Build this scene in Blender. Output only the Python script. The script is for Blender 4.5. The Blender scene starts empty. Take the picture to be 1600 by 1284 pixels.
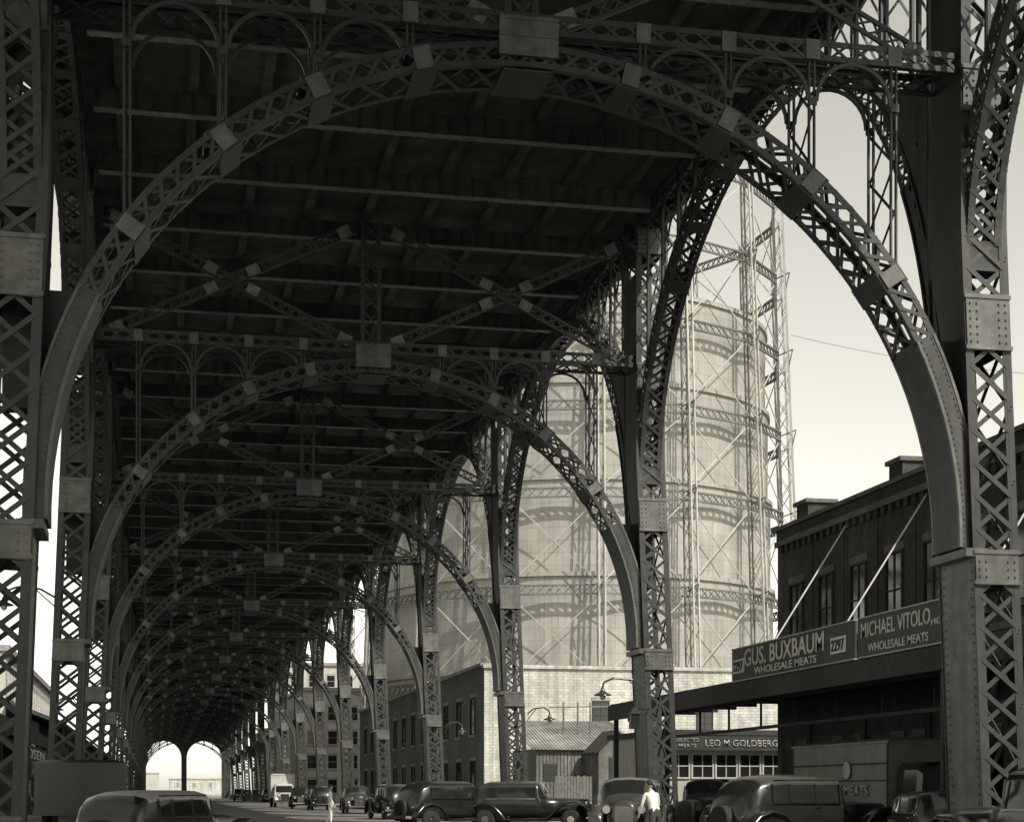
import bpy, math, random
from mathutils import Vector, Matrix
random.seed(7)
D=bpy.data; S=bpy.context.scene; COL=S.collection
V=Vector
TH=math.atan2(560,2690); CS=math.cos(TH); SN=math.sin(TH)
CX=5.85; K=0.000625; B=19.8; Y1=26.7
def fz(y): return 1-K*y
# ---------------- materials ----------------
def mat(name,v,rough=0.7,metal=0.0,var=0.25,scale=3.0,bump=0.0,brick=None,spec=0.5,streak=0.0):
    m=D.materials.new(name); m.use_nodes=True; nt=m.node_tree; N=nt.nodes; L=nt.links
    b=N['Principled BSDF']; b.inputs['Roughness'].default_value=rough; b.inputs['Metallic'].default_value=metal
    if 'Specular IOR Level' in b.inputs: b.inputs['Specular IOR Level'].default_value=spec
    tc=N.new('ShaderNodeTexCoord')
    g=lambda x:(x,x*0.975,x*0.89,1)
    n=N.new('ShaderNodeTexNoise'); n.inputs['Scale'].default_value=scale; n.inputs['Detail'].default_value=6; n.inputs['Roughness'].default_value=0.65
    L.new(tc.outputs['Object'],n.inputs['Vector'])
    r=N.new('ShaderNodeValToRGB'); r.color_ramp.elements[0].position=0.3; r.color_ramp.elements[1].position=0.72
    r.color_ramp.elements[0].color=g(v*(1-var)); r.color_ramp.elements[1].color=g(v*(1+var))
    L.new(n.outputs['Fac'],r.inputs['Fac'])
    out=r.outputs['Color']; hgt=n.outputs['Fac']
    def mul(a,bs):
        mx=N.new('ShaderNodeMixRGB'); mx.blend_type='MULTIPLY'; mx.inputs[0].default_value=1
        L.new(a,mx.inputs[1]); L.new(bs,mx.inputs[2]); return mx.outputs[0]
    if brick:
        axis,bw,bh=brick
        mp=N.new('ShaderNodeSeparateXYZ'); cb=N.new('ShaderNodeCombineXYZ'); L.new(tc.outputs['Object'],mp.inputs[0])
        if axis=='wall':
            ad=N.new('ShaderNodeMath'); ad.operation='ADD'; L.new(mp.outputs['X'],ad.inputs[0]); L.new(mp.outputs['Y'],ad.inputs[1])
            L.new(ad.outputs[0],cb.inputs['X']); L.new(mp.outputs['Z'],cb.inputs['Y'])
        elif axis=='tank':
            at=N.new('ShaderNodeMath'); at.operation='ARCTAN2'; L.new(mp.outputs['Y'],at.inputs[0]); L.new(mp.outputs['X'],at.inputs[1])
            ml=N.new('ShaderNodeMath'); ml.operation='MULTIPLY'; ml.inputs[1].default_value=23; L.new(at.outputs[0],ml.inputs[0])
            L.new(ml.outputs[0],cb.inputs['X']); L.new(mp.outputs['Z'],cb.inputs['Y'])
        else:
            L.new(mp.outputs['X'],cb.inputs['X']); L.new(mp.outputs['Y'],cb.inputs['Y'])
        t=N.new('ShaderNodeTexBrick'); L.new(cb.outputs[0],t.inputs['Vector'])
        t.inputs['Scale'].default_value=1; t.inputs['Brick Width'].default_value=bw; t.inputs['Row Height'].default_value=bh
        t.inputs['Mortar Size'].default_value=bh*(0.03 if axis=='tank' else 0.09); t.inputs['Mortar Smooth'].default_value=0.3
        c2=0.9 if axis=='tank' else 0.78
        t.inputs['Color1'].default_value=(1,1,1,1); t.inputs['Color2'].default_value=(c2,c2,c2,1); c3=.7 if axis=='tank' else .6; t.inputs['Mortar'].default_value=(c3,c3,c3,1)
        out=mul(out,t.outputs['Color'])
        inv=N.new('ShaderNodeMath'); inv.operation='SUBTRACT'; inv.inputs[0].default_value=1; L.new(t.outputs['Fac'],inv.inputs[1]); hgt=inv.outputs[0]
    def grime(sc,lo,vec=None):
        n2=N.new('ShaderNodeTexNoise'); n2.inputs['Scale'].default_value=sc; n2.inputs['Detail'].default_value=4
        L.new(vec or tc.outputs['Object'],n2.inputs['Vector'])
        r2=N.new('ShaderNodeValToRGB'); r2.color_ramp.elements[0].position=0.35; r2.color_ramp.elements[1].position=0.65
        r2.color_ramp.elements[0].color=(lo,lo,lo,1); r2.color_ramp.elements[1].color=(1,1,1,1)
        L.new(n2.outputs['Fac'],r2.inputs['Fac']); return r2.outputs['Color']
    out=mul(out,grime(0.35,1-var))
    if streak>0:
        mp2=N.new('ShaderNodeMapping'); mp2.inputs['Scale'].default_value=(3,3,.15); L.new(tc.outputs['Object'],mp2.inputs['Vector'])
        out=mul(out,grime(1.0,1-streak,mp2.outputs[0]))
    L.new(out,b.inputs['Base Color'])
    if bump>0:
        bp=N.new('ShaderNodeBump'); bp.inputs['Strength'].default_value=bump; bp.inputs['Distance'].default_value=0.02
        L.new(hgt,bp.inputs['Height']); L.new(bp.outputs['Normal'],b.inputs['Normal'])
    return m
M_steel=mat('riveted_steel',0.05,0.55,var=0.4,scale=2.5,streak=.3)
M_plate=mat('steel_plate',0.15,0.5,var=0.4,scale=4,streak=.35)
M_deck=mat('deck_underside',0.075,0.9,var=0.5,scale=1.5)
M_flange_bounce=mat('flange_bounce_tone',0.21,0.6,var=0.45,scale=5)  # ground bounce on floor-beam bottom flanges painted in as paler steel; also brace plates
M_haunch=mat('haunch_plate',0.065,0.5,var=0.45,scale=3,streak=.4)
M_road=mat('belgian_block',0.18,0.75,var=0.3,scale=1.2,bump=0.5,brick=('floor',0.32,0.16))
M_ground=mat('dirt_ground',0.24,0.95,var=0.3,scale=0.5)
M_walk=mat('sidewalk_concrete',0.28,0.85,var=0.2,scale=2,brick=('floor',1.5,1.5))
M_kerb=mat('granite_kerb',0.3,0.8)
M_brickd=mat('dark_brick',0.08,0.9,var=0.45,scale=2,bump=0.4,brick=('wall',0.24,0.085),streak=.35)
M_brickm=mat('red_brick',0.18,0.9,var=0.3,scale=2,bump=0.4,brick=('wall',0.24,0.085),streak=.2)
M_white=mat('whitewashed_brick',0.66,0.85,var=0.2,scale=1.5,bump=0.5,brick=('wall',0.4,0.18),streak=.3)
M_pale=mat('pale_masonry',0.5,0.9,var=0.15,streak=.2)
M_trim=mat('stone_trim',0.3,0.8)
M_wood=mat('weathered_wood',0.2,0.85,var=0.4,scale=6,streak=.3)
M_woodd=mat('dark_wood',0.04,0.8,var=0.4,scale=6)
M_corr=mat('corrugated_iron',0.28,0.6,var=0.45,scale=1.5)
M_glass=mat('window_glass',0.02,0.08,var=0.2)
M_black=mat('black_paint',0.018,0.2,var=0.2)
M_dgrey=mat('dark_grey_paint',0.05,0.22,var=0.2)
M_truck=mat('truck_panel',0.15,0.45,var=0.25,scale=2,streak=.2)
M_lgrey=mat('light_roof_paint',0.33,0.4,var=0.15)
M_lpaint=mat('light_paint',0.5,0.4,var=0.15)
M_tire=mat('tire_rubber',0.02,0.85)
M_chrome=mat('chrome',0.6,0.15,metal=1.0,var=0.1)
M_sign=mat('sign_board',0.035,0.6,var=0.3,scale=3)
M_let=mat('sign_lettering',0.66,0.7,var=0.18,scale=8)
M_tank=mat('holder_sheet',0.37,0.6,var=0.12,scale=0.25,brick=('tank',3.0,1.3),streak=.2)
M_frame=mat('holder_frame',0.14,0.6,var=0.3,scale=1)
M_rod=mat('holder_tie_rods',0.42,0.6,var=0.2,scale=1)
M_skin=mat('skin',0.35,0.6,var=0.1); M_cloth=mat('white_cloth',0.75,0.9,var=0.1,scale=9); M_trou=mat('dark_trousers',0.06,0.9)
M_cgrey=mat('grey_cloth',0.3,0.9); M_hair=mat('hair_dark',0.03,0.7)
M_canvas=mat('tar_roof',0.05,0.9)
# ---------------- mesh buffer ----------------
class MB:
    def __init__(s): s.v=[];s.f=[];s.m=[];s.sm=[]
    def add(s,vs,fs,m=0,sm=False):
        o=len(s.v); s.v.extend([tuple(x) for x in vs])
        for f in fs: s.f.append(tuple(i+o for i in f)); s.m.append(m); s.sm.append(sm)
    def box(s,a,b,m=0):
        x0,x1=sorted((a[0],b[0]));y0,y1=sorted((a[1],b[1]));z0,z1=sorted((a[2],b[2]))
        s.add([(x0,y0,z0),(x1,y0,z0),(x1,y1,z0),(x0,y1,z0),(x0,y0,z1),(x1,y0,z1),(x1,y1,z1),(x0,y1,z1)],
          [(0,3,2,1),(4,5,6,7),(0,1,5,4),(1,2,6,5),(2,3,7,6),(3,0,4,7)],m)
    def beam(s,p,q,w,t,up=(0,0,1),m=0):
        s.sweep([p,q],w,t,[up,up],m)
    def sweep(s,P,w,t,U,m=0):
        P=[V(p) for p in P]; n=len(P); vs=[]
        for i in range(n):
            d=(P[min(i+1,n-1)]-P[max(i-1,0)])
            if d.length<1e-9: return
            d.normalize(); sd=d.cross(V(U[i]))
            if sd.length<1e-6: sd=d.cross(V((1,0.01,0)))
            sd.normalize(); u=sd.cross(d)
            a=sd*(w/2); b=u*(t/2)
            vs+= [P[i]-a-b,P[i]+a-b,P[i]+a+b,P[i]-a+b]
        fs=[(0,1,2,3),tuple(4*(n-1)+k for k in (3,2,1,0))]
        for i in range(n-1):
            o=4*i
            for k in range(4):
                k2=(k+1)%4; fs.append((o+k,o+k+4,o+k2+4,o+k2))
        s.add(vs,fs,m)
    def cyl(s,p,q,r,r2=None,n=12,m=0,sm=True,cap=True):
        p=V(p);q=V(q);d=(q-p).normalized(); a=d.orthogonal().normalized(); b=d.cross(a); r2=r if r2 is None else r2
        vs=[];
        for c,rr in ((p,r),(q,r2)):
            for i in range(n):
                t=2*math.pi*i/n; vs.append(c+a*(rr*math.cos(t))+b*(rr*math.sin(t)))
        s.add(vs,[(i,(i+1)%n,(i+1)%n+n,i+n) for i in range(n)],m,sm)
        if cap:
            s.add(vs[:n],[tuple(range(n))[::-1]],m); s.add(vs[n:],[tuple(range(n))],m)
    def ell(s,c,r,m=0,n=12,k=8):
        c=V(c); vs=[];fs=[]
        for j in range(k+1):
            ph=math.pi*j/k
            for i in range(n):
                t=2*math.pi*i/n
                vs.append((c[0]+r[0]*math.sin(ph)*math.cos(t),c[1]+r[1]*math.sin(ph)*math.sin(t),c[2]+r[2]*math.cos(ph)))
        for j in range(k):
            for i in range(n):
                fs.append((j*n+i,(j+1)*n+i,(j+1)*n+(i+1)%n,j*n+(i+1)%n))
        s.add(vs,fs,m,True)
    def loft(s,rings,m=0,sm=True,closed=True,mfun=None,cap=True):
        n=len(rings[0]); o=len(s.v)
        for r in rings: s.v.extend([tuple(x) for x in r])
        for i in range(len(rings)-1):
            for k in range(n if closed else n-1):
                k2=(k+1)%n
                s.f.append((o+i*n+k,o+i*n+k2,o+(i+1)*n+k2,o+(i+1)*n+k)); s.sm.append(sm)
                s.m.append(mfun(i,k) if mfun else m)
        if cap:
            s.f.append(tuple(o+k for k in range(n))[::-1]); s.m.append(m); s.sm.append(False)
            e=o+(len(rings)-1)*n; s.f.append(tuple(e+k for k in range(n))); s.m.append(m); s.sm.append(False)
    def mesh(s,name,mats):
        me=D.meshes.new(name); me.from_pydata(s.v,[],s.f)
        for m in mats: me.materials.append(m)
        me.polygons.foreach_set('material_index',s.m); me.polygons.foreach_set('use_smooth',s.sm); me.update()
        return me
    def obj(s,name,mats,parent=None,loc=(0,0,0),rot=0):
        o=D.objects.new(name,s.mesh(name,mats)); COL.objects.link(o); o.location=loc; o.rotation_euler=(0,0,rot)
        if parent: o.parent=parent
        return o
def empty(name,loc=(0,0,0),rot=0):
    e=D.objects.new(name,None); COL.objects.link(e); e.location=loc; e.rotation_euler=(0,0,rot); e.empty_display_size=0.5; return e
# ---------------- viaduct bay ----------------
mb=MB()
def lattice(A,Bp,nrm,w=0.06,t=0.018,m=0):
    nv=V(nrm).normalized()*0.012
    for i in range(len(A)-1):
        mb.beam(V(A[i])+nv,V(Bp[i+1])+nv,w,t,nrm,m); mb.beam(V(Bp[i])-nv,V(A[i+1])-nv,w,t,nrm,m)
def laced(p,q,wd,nrm,m=0,bar=0.07,pitch=None):
    p=V(p);q=V(q);d=(q-p);Ln=d.length;d.normalize(); sd=d.cross(V(nrm)).normalized()*(wd/2)
    mb.beam(p+sd,q+sd,bar,0.05,nrm,m); mb.beam(p-sd,q-sd,bar,0.05,nrm,m)
    n=max(2,int(Ln/(pitch or wd*1.1)))
    A=[p+sd+d*(Ln*i/n) for i in range(n+1)]; Bq=[p-sd+d*(Ln*i/n) for i in range(n+1)]
    lattice(A,Bq,nrm,0.04,0.015,m)
def arch(Mf,R,zr,zl,apex,dep,v0,v1,a0,a1,posts,cz0,cz1,cspan,gus,transverse):
    er=(apex-zr)/R; el=(apex-zl)/R
    def P(r,a,v):
        zc,e=(zr,er) if a<=math.pi/2 else (zl,el)
        c,s_=math.cos(a),math.sin(a); nx,nz=c*e,s_; L=math.hypot(nx,nz)
        return V(Mf(R*c+(r-R)*nx/L,zc+R*e*s_+(r-R)*nz/L,v))
    vdir=(V(Mf(0,0,1))-V(Mf(0,0,0)))
    ri=R-dep/2; ro=R+dep/2
    def rad(a): return (P(R+1,a,0)-P(R,a,0))
    span=math.pi-a0-a1
    n=max(8,int(R*span/(dep*1.0)))
    AA=[a0+span*i/n for i in range(n+1)]
    for v in (v0,v1):
        for r in (ri,ro):
            sv=0.05 if v==v0 else -0.05
            mb.sweep([P(r,a,v+sv) for a in AA],0.12,0.03,[rad(a) for a in AA])
            mb.sweep([P(r+(0.04 if r==ri else -0.04),a,v) for a in AA],0.022,0.085,[rad(a) for a in AA])
        lattice([P(ri,a,v) for a in AA],[P(ro,a,v) for a in AA],vdir)
    n2=max(6,int(R*span/0.62))
    A2=[a0+span*i/n2 for i in range(n2+1)]
    for r in (ri,ro):
        for i in range(n2):
            am=(A2[i]+A2[i+1])/2; nr=rad(am).normalized()*0.012
            mb.beam(P(r,A2[i],v0)+nr,P(r,A2[i+1],v1)+nr,0.07,0.018,nr); mb.beam(P(r,A2[i],v1)-nr,P(r,A2[i+1],v0)-nr,0.07,0.018,nr)
    vm=(v0+v1)/2
    for sgn in (0,1):
        ae=a1 if sgn else a0
        aa=[-0.02+(ae+0.03)*i/10 for i in range(11)]
        if sgn: aa=[math.pi-a for a in aa]
        mb.sweep([P(R,a,vm) for a in aa],abs(v1-v0)-0.02,dep,[rad(a) for a in aa],0)
        for v in (v0,v1):
            for r in (ri+0.02,ro-0.02):
                mb.sweep([P(r,a,v) for a in aa],0.07,0.05,[rad(a) for a in aa],1 if transverse else 0)
            if transverse:
                o=-0.012 if v==v0 else 0.012
                mb.sweep([P(R,a,v+o) for a in aa],0.02,dep-0.1,[rad(a) for a in aa],4)
                for k in range(34):
                    a=aa[0]+(aa[-1]-aa[0])*(k+.5)/34
                    for r in (ri+.085,ro-.085):
                        c=P(r,a,v+o*2); mb.box(c-V((.014,.012,.014)),c+V((.014,.012,.014)),4)
    for a in gus:
        r=rad(a).normalized(); tg=(P(R,a+0.01,vm)-P(R,a,vm)).normalized()
        hw=.14
        if transverse:
            for v,o in ((v0,-0.03),(v1,0.03)):
                c=P(R,a,v+o); mb.beam(c-tg*hw,c+tg*hw,0.02,dep,r,1)
        for rr,o in ((ri,-0.03),(ro,0.03)):
            c=P(rr+o,a,vm); mb.beam(c-tg*.2,c+tg*.2,abs(v1-v0)+0.02,0.02,r,0)
    W=cspan; npan=int(2*W/((cz1-cz0)*1.25))
    U=[-W+2*W*i/npan for i in range(npan+1)]
    for v in (v0,v1):
        for z in (cz0,cz1):
            sv=0.05 if v==v0 else -0.05
            mb.beam(Mf(-W,z,v+sv),Mf(W,z,v+sv),0.12,0.025,(0,0,1)); zz=0.04 if z==cz0 else -0.04
            mb.beam(Mf(-W,z+zz,v),Mf(W,z+zz,v),0.022,0.085,(0,0,1))
        lattice([Mf(u,cz0,v) for u in U],[Mf(u,cz1,v) for u in U],vdir,0.05)
    nb=int(2*W/0.9)
    for i in range(nb):
        u0=-W+2*W*i/nb;u1=-W+2*W*(i+1)/nb
        mb.beam(Mf(u0,cz0,v0),Mf(u1,cz0,v1),0.06,0.016,(0,0,1)); mb.beam(V(Mf(u0,cz0,v1))+V((0,0,.02)),V(Mf(u1,cz0,v0))+V((0,0,.02)),0.06,0.016,(0,0,1))
    def zo(u):
        zc,e=(zr,er) if u>=0 else (zl,el); c=min(1,abs(u)/(R+dep/2)); return zc+(R*e+dep/2)*math.sqrt(max(0,1-c*c))
    for u in posts:
        zb=zo(u)
        for v,o in ((v0,-0.03),(v1,0.03)):
            mb.beam(Mf(u-0.12,(cz0+cz1)/2,v+o),Mf(u+0.12,(cz0+cz1)/2,v+o),0.02,cz1-cz0+0.02,(0,0,1),1 if transverse else 0)
        if cz0-zb>0.15:
            for v in (v0+0.04,v1-0.04):
                for du in (-0.045,0.045):
                    mb.beam(Mf(u+du,zb-0.05,v),Mf(u+du,cz0,v),0.03,0.06,vdir)
            n=max(1,int((cz0-zb)/0.8))
            zs=[zb+(cz0-zb)*i/n for i in range(n+1)]
            du=(V(Mf(1,0,0))-V(Mf(0,0,0)))
            lattice([Mf(u,z,v0) for z in zs],[Mf(u,z,v1) for z in zs],du,0.05)
            if cz0-zb>0.7:
                for v in (v0-0.02,v1+0.02): mb.beam(Mf(u,cz0-0.64,v),Mf(u,cz0-0.78,v),0.14,0.02,vdir,0)
    ps=sorted(posts)
    for i in range(len(ps)-1):
        g=ps[i+1]-ps[i]
        if g>2: continue
        c=(ps[i]+ps[i+1])/2; rr=g/2-0.07
        arc=[]
        for j in range(15):
            a=math.pi*j/14; u=c+rr*math.cos(a); z=cz0-0.04-rr+rr*math.sin(a); arc.append((u,z))
        arc=[(u,z) for u,z in arc if z>zo(u)-0.05]
        if len(arc)>3:
            for v in (v0,v1):
                mb.sweep([Mf(u,z,v) for u,z in arc],0.045,.06,[V(Mf(u,z,v))-V(Mf(c,cz0-rr,v)) for u,z in arc])
    return P,zo
posts=[-6.25,-4.8,-3.35,-1.9,1.9,3.35,4.8,6.25]
gus=[math.acos(u/7.6) for u in (-6.2,-4.8,-3.35,-1.7,1.7,3.35,4.8,6.2)]
arch(lambda u,z,v:(CX+u,v,z),7.6,5.7,5.7,13.3,0.36,0.12,1.12,math.radians(26),math.radians(26),posts,13.66,13.97,7.4,gus,True)
mb.box((CX-0.48,0.06,13.26),(CX+0.48,0.09,13.9),1); mb.box((CX-0.48,1.15,13.26),(CX+0.48,1.18,13.9),1)
mb.box((CX-0.4,0.1,13.03),(CX+0.4,1.14,13.06),0)
for k in (13.29,13.6,13.87): mb.box((CX-0.48,0.045,k-.03),(CX+0.48,0.058,k+.03),1)
for s in (-1,1):
    a=V((CX+s*7.1,0.62,14.0)); b=V((CX+s*0.45,0.62,17.3)); c=V((CX+s*7.1,0.62,17.3)); d=V((CX+s*0.45,0.62,14.0))
    laced(a,b,0.26,(0,1,0)); laced(c+V((0,.08,0)),d+V((0,.08,0)),0.26,(0,1,0))
    q=(a+b)/2
    for da in (b-a,d-c):
        dd=da.normalized()
        for e in (-1,1): mb.beam(q+dd*e*0.45-V((0,.06,0)),q+dd*e*0.8-V((0,.06,0)),0.02,0.28,dd.cross(V((0,1,0))),3)
    for (p1,p2) in ((b,a),(d,c),(a,b),(c,d)):
        dd=(p2-p1).normalized(); mb.beam(p1+dd*0.15-V((0,.06,0)),p1+dd*0.5-V((0,.06,0)),0.02,0.3,dd.cross(V((0,1,0))),3)
laced((CX,0.62,14.0),(CX,0.62,17.5),0.45,(0,1,0),0,0.1)
mb.box((CX-8.35,0,18.2),(CX+8.35,B,18.6),2)
for i in range(9):
    x=CX-6.6+1.65*i; mb.box((x-.06,0,17.98),(x+.06,B,18.2),2); mb.box((x-.11,0,17.94),(x+.11,B,17.98),2)
for i in range(5):
    y=B/5*(i+0.5)
    mb.box((CX-7.2,y-.02,17.42),(CX+7.2,y+.02,17.94),2)
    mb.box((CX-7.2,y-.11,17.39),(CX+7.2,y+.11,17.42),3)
    nn=34
    for j in range(nn):
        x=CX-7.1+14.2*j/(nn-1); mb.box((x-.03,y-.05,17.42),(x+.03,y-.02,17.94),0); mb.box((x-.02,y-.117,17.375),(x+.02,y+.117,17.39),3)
for s in (-1,1):
    mb.box((CX+s*8.35,0,17.95),(CX+s*8.43,B,18.9),0)
    mb.box((CX+s*8.2,0,19.8),(CX+s*8.35,B,19.9),0)
    for i in range(20): mb.box((CX+s*8.25,i+0.02,18.6),(CX+s*8.31,i+.1,19.8),0)
HW=.36; DP=1.3
def xc(z): return 7.8 if z>11 else 7.8+0.44*(11-z)/11
for s in (-1,1):
    X=lambda z,o=0: CX+s*(xc(z)+o)
    zs=[0,3,6,9,11,14,18.2]
    for o in (-HW,HW):
        for y,dy in ((0,.05),(DP,-.05)):
            mb.sweep([(X(z,o),y,z) for z in zs],0.03,0.11,[(1,0,0)]*len(zs))
            so=.05 if o<0 else -.05
            mb.sweep([(X(z,o+so),y,z) for z in zs],0.10,0.022,[(0,1,0)]*len(zs))
    n=32; Z=[0.3+17.8*i/n for i in range(n+1)]
    for y in (0,DP):
        lattice([(X(z,-HW+.03),y,z) for z in Z],[(X(z,HW-.03),y,z) for z in Z],(0,1,0),0.08,0.02)
    n=14; Z=[0.3+17.8*i/n for i in range(n+1)]
    lattice([(X(z,HW),0,z) for z in Z],[(X(z,HW),DP,z) for z in Z],(1,0,0),0.09,0.02)
    mb.sweep([(X(z,-HW),DP/2,z) for z in (5.5,8,11,16.4)],0.02,DP-.12,[(0,1,0)]*4,0)
    mb.sweep([(X(z,-HW-.01),DP/2,z) for z in (0,5.4)],0.03,DP+.02,[(0,1,0)]*2,1)
    for k in range(35):
        zz=.1+k*.153
        for yy in (.06,.16,DP-.16,DP-.06):
            mb.box((X(zz,-HW-.045),yy-.016,zz-.016),(X(zz,-HW-.02),yy+.016,zz+.016),1)
    mb.box((X(5.4,-HW-.2),-.04,5.38),(X(5.4,-HW+.2),DP+.04,5.52),1)
    for z0,z1 in ((0,1.0),(4.9,5.5),(8.9,9.85),(12.95,13.75),(16.9,17.6)):
        for y,e in ((0,-.03),(DP,.03)):
            mb.sweep([(X(z,0),y+e,z) for z in (z0,z1)],2*HW+.06,0.03,[(0,1,0)]*2,1)
            for zz in (z0+.04,z1-.04):
                mb.box((X(zz,-HW-.06),y+e-.035,zz-.035),(X(zz,HW+.06),y+e+.035,zz+.035),1)
            for zz in [z0+.14+k*.13 for k in range(int((z1-z0-.24)/.13)+1)]:
                for o in (-.32,-.2,.2,.32): mb.box((X(zz,o)-.014,y+e*1.9-.012,zz-.014),(X(zz,o)+.014,y+e*1.9+.012,zz+.014),1)
        mb.sweep([(X(z,HW+.02),.65,z) for z in (z0,z1)],0.02,1.2,[(0,1,0)]*2,0)
    mb.box((CX+s*7.6,-.25,0),(CX+s*8.9,1.55,.3),1)
    for a_ in range(14):
        z=5.55+0.26*a_
        u=math.sqrt(max(0,7.7**2-(z-5.7)**2)); xe=xc(z)-HW+.02
        if u<xe-.02: mb.box((CX+s*u,.6,z),(CX+s*xe,.63,z+.26),0)
    mid=DP+9.25
    def Mf(u,z,v,s=s): return (CX+s*(7.8+v),mid+u,z)
    uu=[-8.6,-7.2,-5.8,-4.4,-3.0,3.0,4.4,5.8,7.2,8.6]
    g2=[math.acos(u/9.5) for u in (-5,-3,-1,1,3,5,6.8)]
    P,zo=arch(Mf,9.47,10.4,7.6,17.45,0.42,-.3,.3,math.radians(2.5),math.radians(30),uu,17.72,18.08,9.2,g2,False)
    for k in range(16):
        z=8+.4*k; c=(z+.2-7.6)/(17.45-7.6); u=9.6*math.sqrt(max(0,1-c*c))
        if u<9.2: mb.box((CX+s*(7.8-.29),mid-9.25,z),(CX+s*(7.8-.26),mid-u,z+.4),0)
mats=[M_steel,M_plate,M_deck,M_flange_bounce,M_haunch]
mb.v=[(x,y,z*(1-K*y)) for x,y,z in mb.v]
bay=mb.mesh('viaduct_bay',mats)
via=empty('steel_viaduct')
NB=16
for n in range(-3,NB):
    Y=Y1+B*n
    o=D.objects.new('bay_%d'%(n+4),bay); COL.objects.link(o); o.location=(0,Y,0); o.scale=(1,1,fz(Y)); o.parent=via
mb=MB(); Ye=Y1+B*NB; H=18.2*fz(Ye)
def archwall(cx,hw,zs,zt):
    pts=[]
    for j in range(17):
        a=math.pi*j/16; pts.append((cx+hw*math.cos(a),zs+hw*math.sin(a)))
    for j in range(16):
        (xa,za),(xb,zb)=pts[j],pts[j+1]
        for y,fl in ((Ye,1),(Ye+2,0)):
            q=[(xa,y,za),(xb,y,zb),(xb,y,zt),(xa,y,zt)]
            mb.add(q,[(0,1,2,3) if fl else (3,2,1,0)],0)
        mb.add([(xa,Ye,za),(xb,Ye,zb),(xb,Ye+2,zb),(xa,Ye+2,za)],[(0,1,2,3)],0)
archwall(CX-3.9,3.4,7.9,11.9); archwall(CX+3.9,3.4,7.9,11.9)
for a,b in ((-9,-7.3),(-.5,.5),(7.3,9)): mb.box((CX+a,Ye,0),(CX+b,Ye+2,11.9))
mb.box((CX-9,Ye-.05,11.9),(CX+9,Ye+2,H+.4))
mb.obj('end_portal',[M_steel],via)
# ---------------- ground ----------------
g=MB(); g.add([(-3000,-800,0),(3000,-800,0),(3000,5000,0),(-3000,5000,0)],[(0,1,2,3)]); g.obj('ground',[M_ground])
g=MB(); g.add([(-6,-100,.004),(15.6,-100,.004),(15.6,700,.004),(-6,700,.004)],[(0,1,2,3)]); g.obj('road',[M_road])
g=MB(); g.box((15.75,-60,-.1),(20,100,.14)); g.box((15.6,-60,-.1),(15.75,100,.145),1)
g.box((-9,-60,-.1),(-6.15,250,.14)); g.box((-6.15,-60,-.1),(-6,250,.145),1); g.obj('pavement',[M_walk,M_kerb])
# ---------------- gas holder ----------------
gh=empty('gas_holder',(48.0,194.3,0))
mb=MB()
lifts=[(0,14,23.0),(14,24,22.7),(24,34,22.4),(34,44,22.1),(44,53.4,21.8)]
prof=[]
for z0,z1,r in lifts: prof+=[(r,z0+.02),(r,z1-.5),(r+.26,z1-.45),(r+.26,z1)]
nseg=96
rings=[[(r*math.cos(2*math.pi*i/nseg),r*math.sin(2*math.pi*i/nseg),z) for i in range(nseg)] for r,z in prof]
mb.loft(rings,0,False,True,None,False)
dome=[[(r*math.cos(2*math.pi*i/nseg),r*math.sin(2*math.pi*i/nseg),z) for i in range(nseg)] for r,z in ((22.06,53.4),(19,54.2),(14,55.1),(8,55.8),(2,56),(0.1,56))]
mb.loft(dome,0,True,True,None,False)
mb.obj('tank_shell',[M_tank],gh)
mb=MB()
RZ=[0.3,12.3,22,32,41,50,58.6,67]
az0=math.atan2(-194.3,-48.0)
NC=16
def gp(r,a,z): return V((r*math.cos(a),r*math.sin(a),z))
def rin(z): return 24.9-1.9*z/67
def rout(z): return rin(z)+1.9-.9*z/67
for c in range(NC):
    a=az0+math.radians(6)+2*math.pi*c/NC; a2=a+2*math.pi/NC
    tn=V((-math.sin(a),math.cos(a),0)); rd=V((math.cos(a),math.sin(a),0))
    for da in (-.32,.32):
        mb.beam(gp(rin(0),a,0)+tn*da,gp(rin(68),a,68)+tn*da,.16,.16,rd,0)
        mb.beam(gp(rout(0),a,0)+tn*da,gp(rout(68),a,68)+tn*da,.17,.17,rd,1)
    n=30
    for i in range(n):
        z0=68*i/n;z1=68*(i+1)/n; sg=1 if i%2 else -1
        mb.beam(gp(rin(z0),a,z0)+tn*.32*sg,gp(rin(z1),a,z1)-tn*.32*sg,.05,.05,rd)
        for da in (-.32,.32):
            fa,fb=(rin,rout) if sg>0 else (rout,rin)
            mb.beam(gp(fa(z0),a,z0)+tn*da,gp(fb(z1),a,z1)+tn*da,.05,.05,tn)
    for k,z in enumerate(RZ):
        if k==0: continue
        r=rin(z)+.1
        for zz in (z-.45,z+.45): mb.beam(gp(r,a,zz),gp(r,a2,zz),.25,.18,(0,0,1))
        nn=10
        for j in range(nn):
            p0=gp(r,a,0).lerp(gp(r,a2,0),j/nn); p1=gp(r,a,0).lerp(gp(r,a2,0),(j+1)/nn)
            mb.beam(p0+V((0,0,z-.45)),p1+V((0,0,z+.45)),.05,.15,rd); mb.beam(p0+V((0,0,z+.45)),p1+V((0,0,z-.45)),.05,.15,rd)
        mb.beam(gp(r,a,z),gp(rout(z)+.5,a,z+.6),.12,.12,(0,0,1)); mb.beam(gp(rout(z)+.5,a,z+.6),gp(rout(z),a,z-1.6),.12,.12,tn)
        zp=RZ[k-1]
        mb.beam(gp(rin(zp),a,zp+.5),gp(r-.1,a2,z-.5),.1,.1,rd,1); mb.beam(gp(r,a,z-.5),gp(rin(zp)+.1,a2,zp+.5),.1,.1,rd,1)
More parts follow.
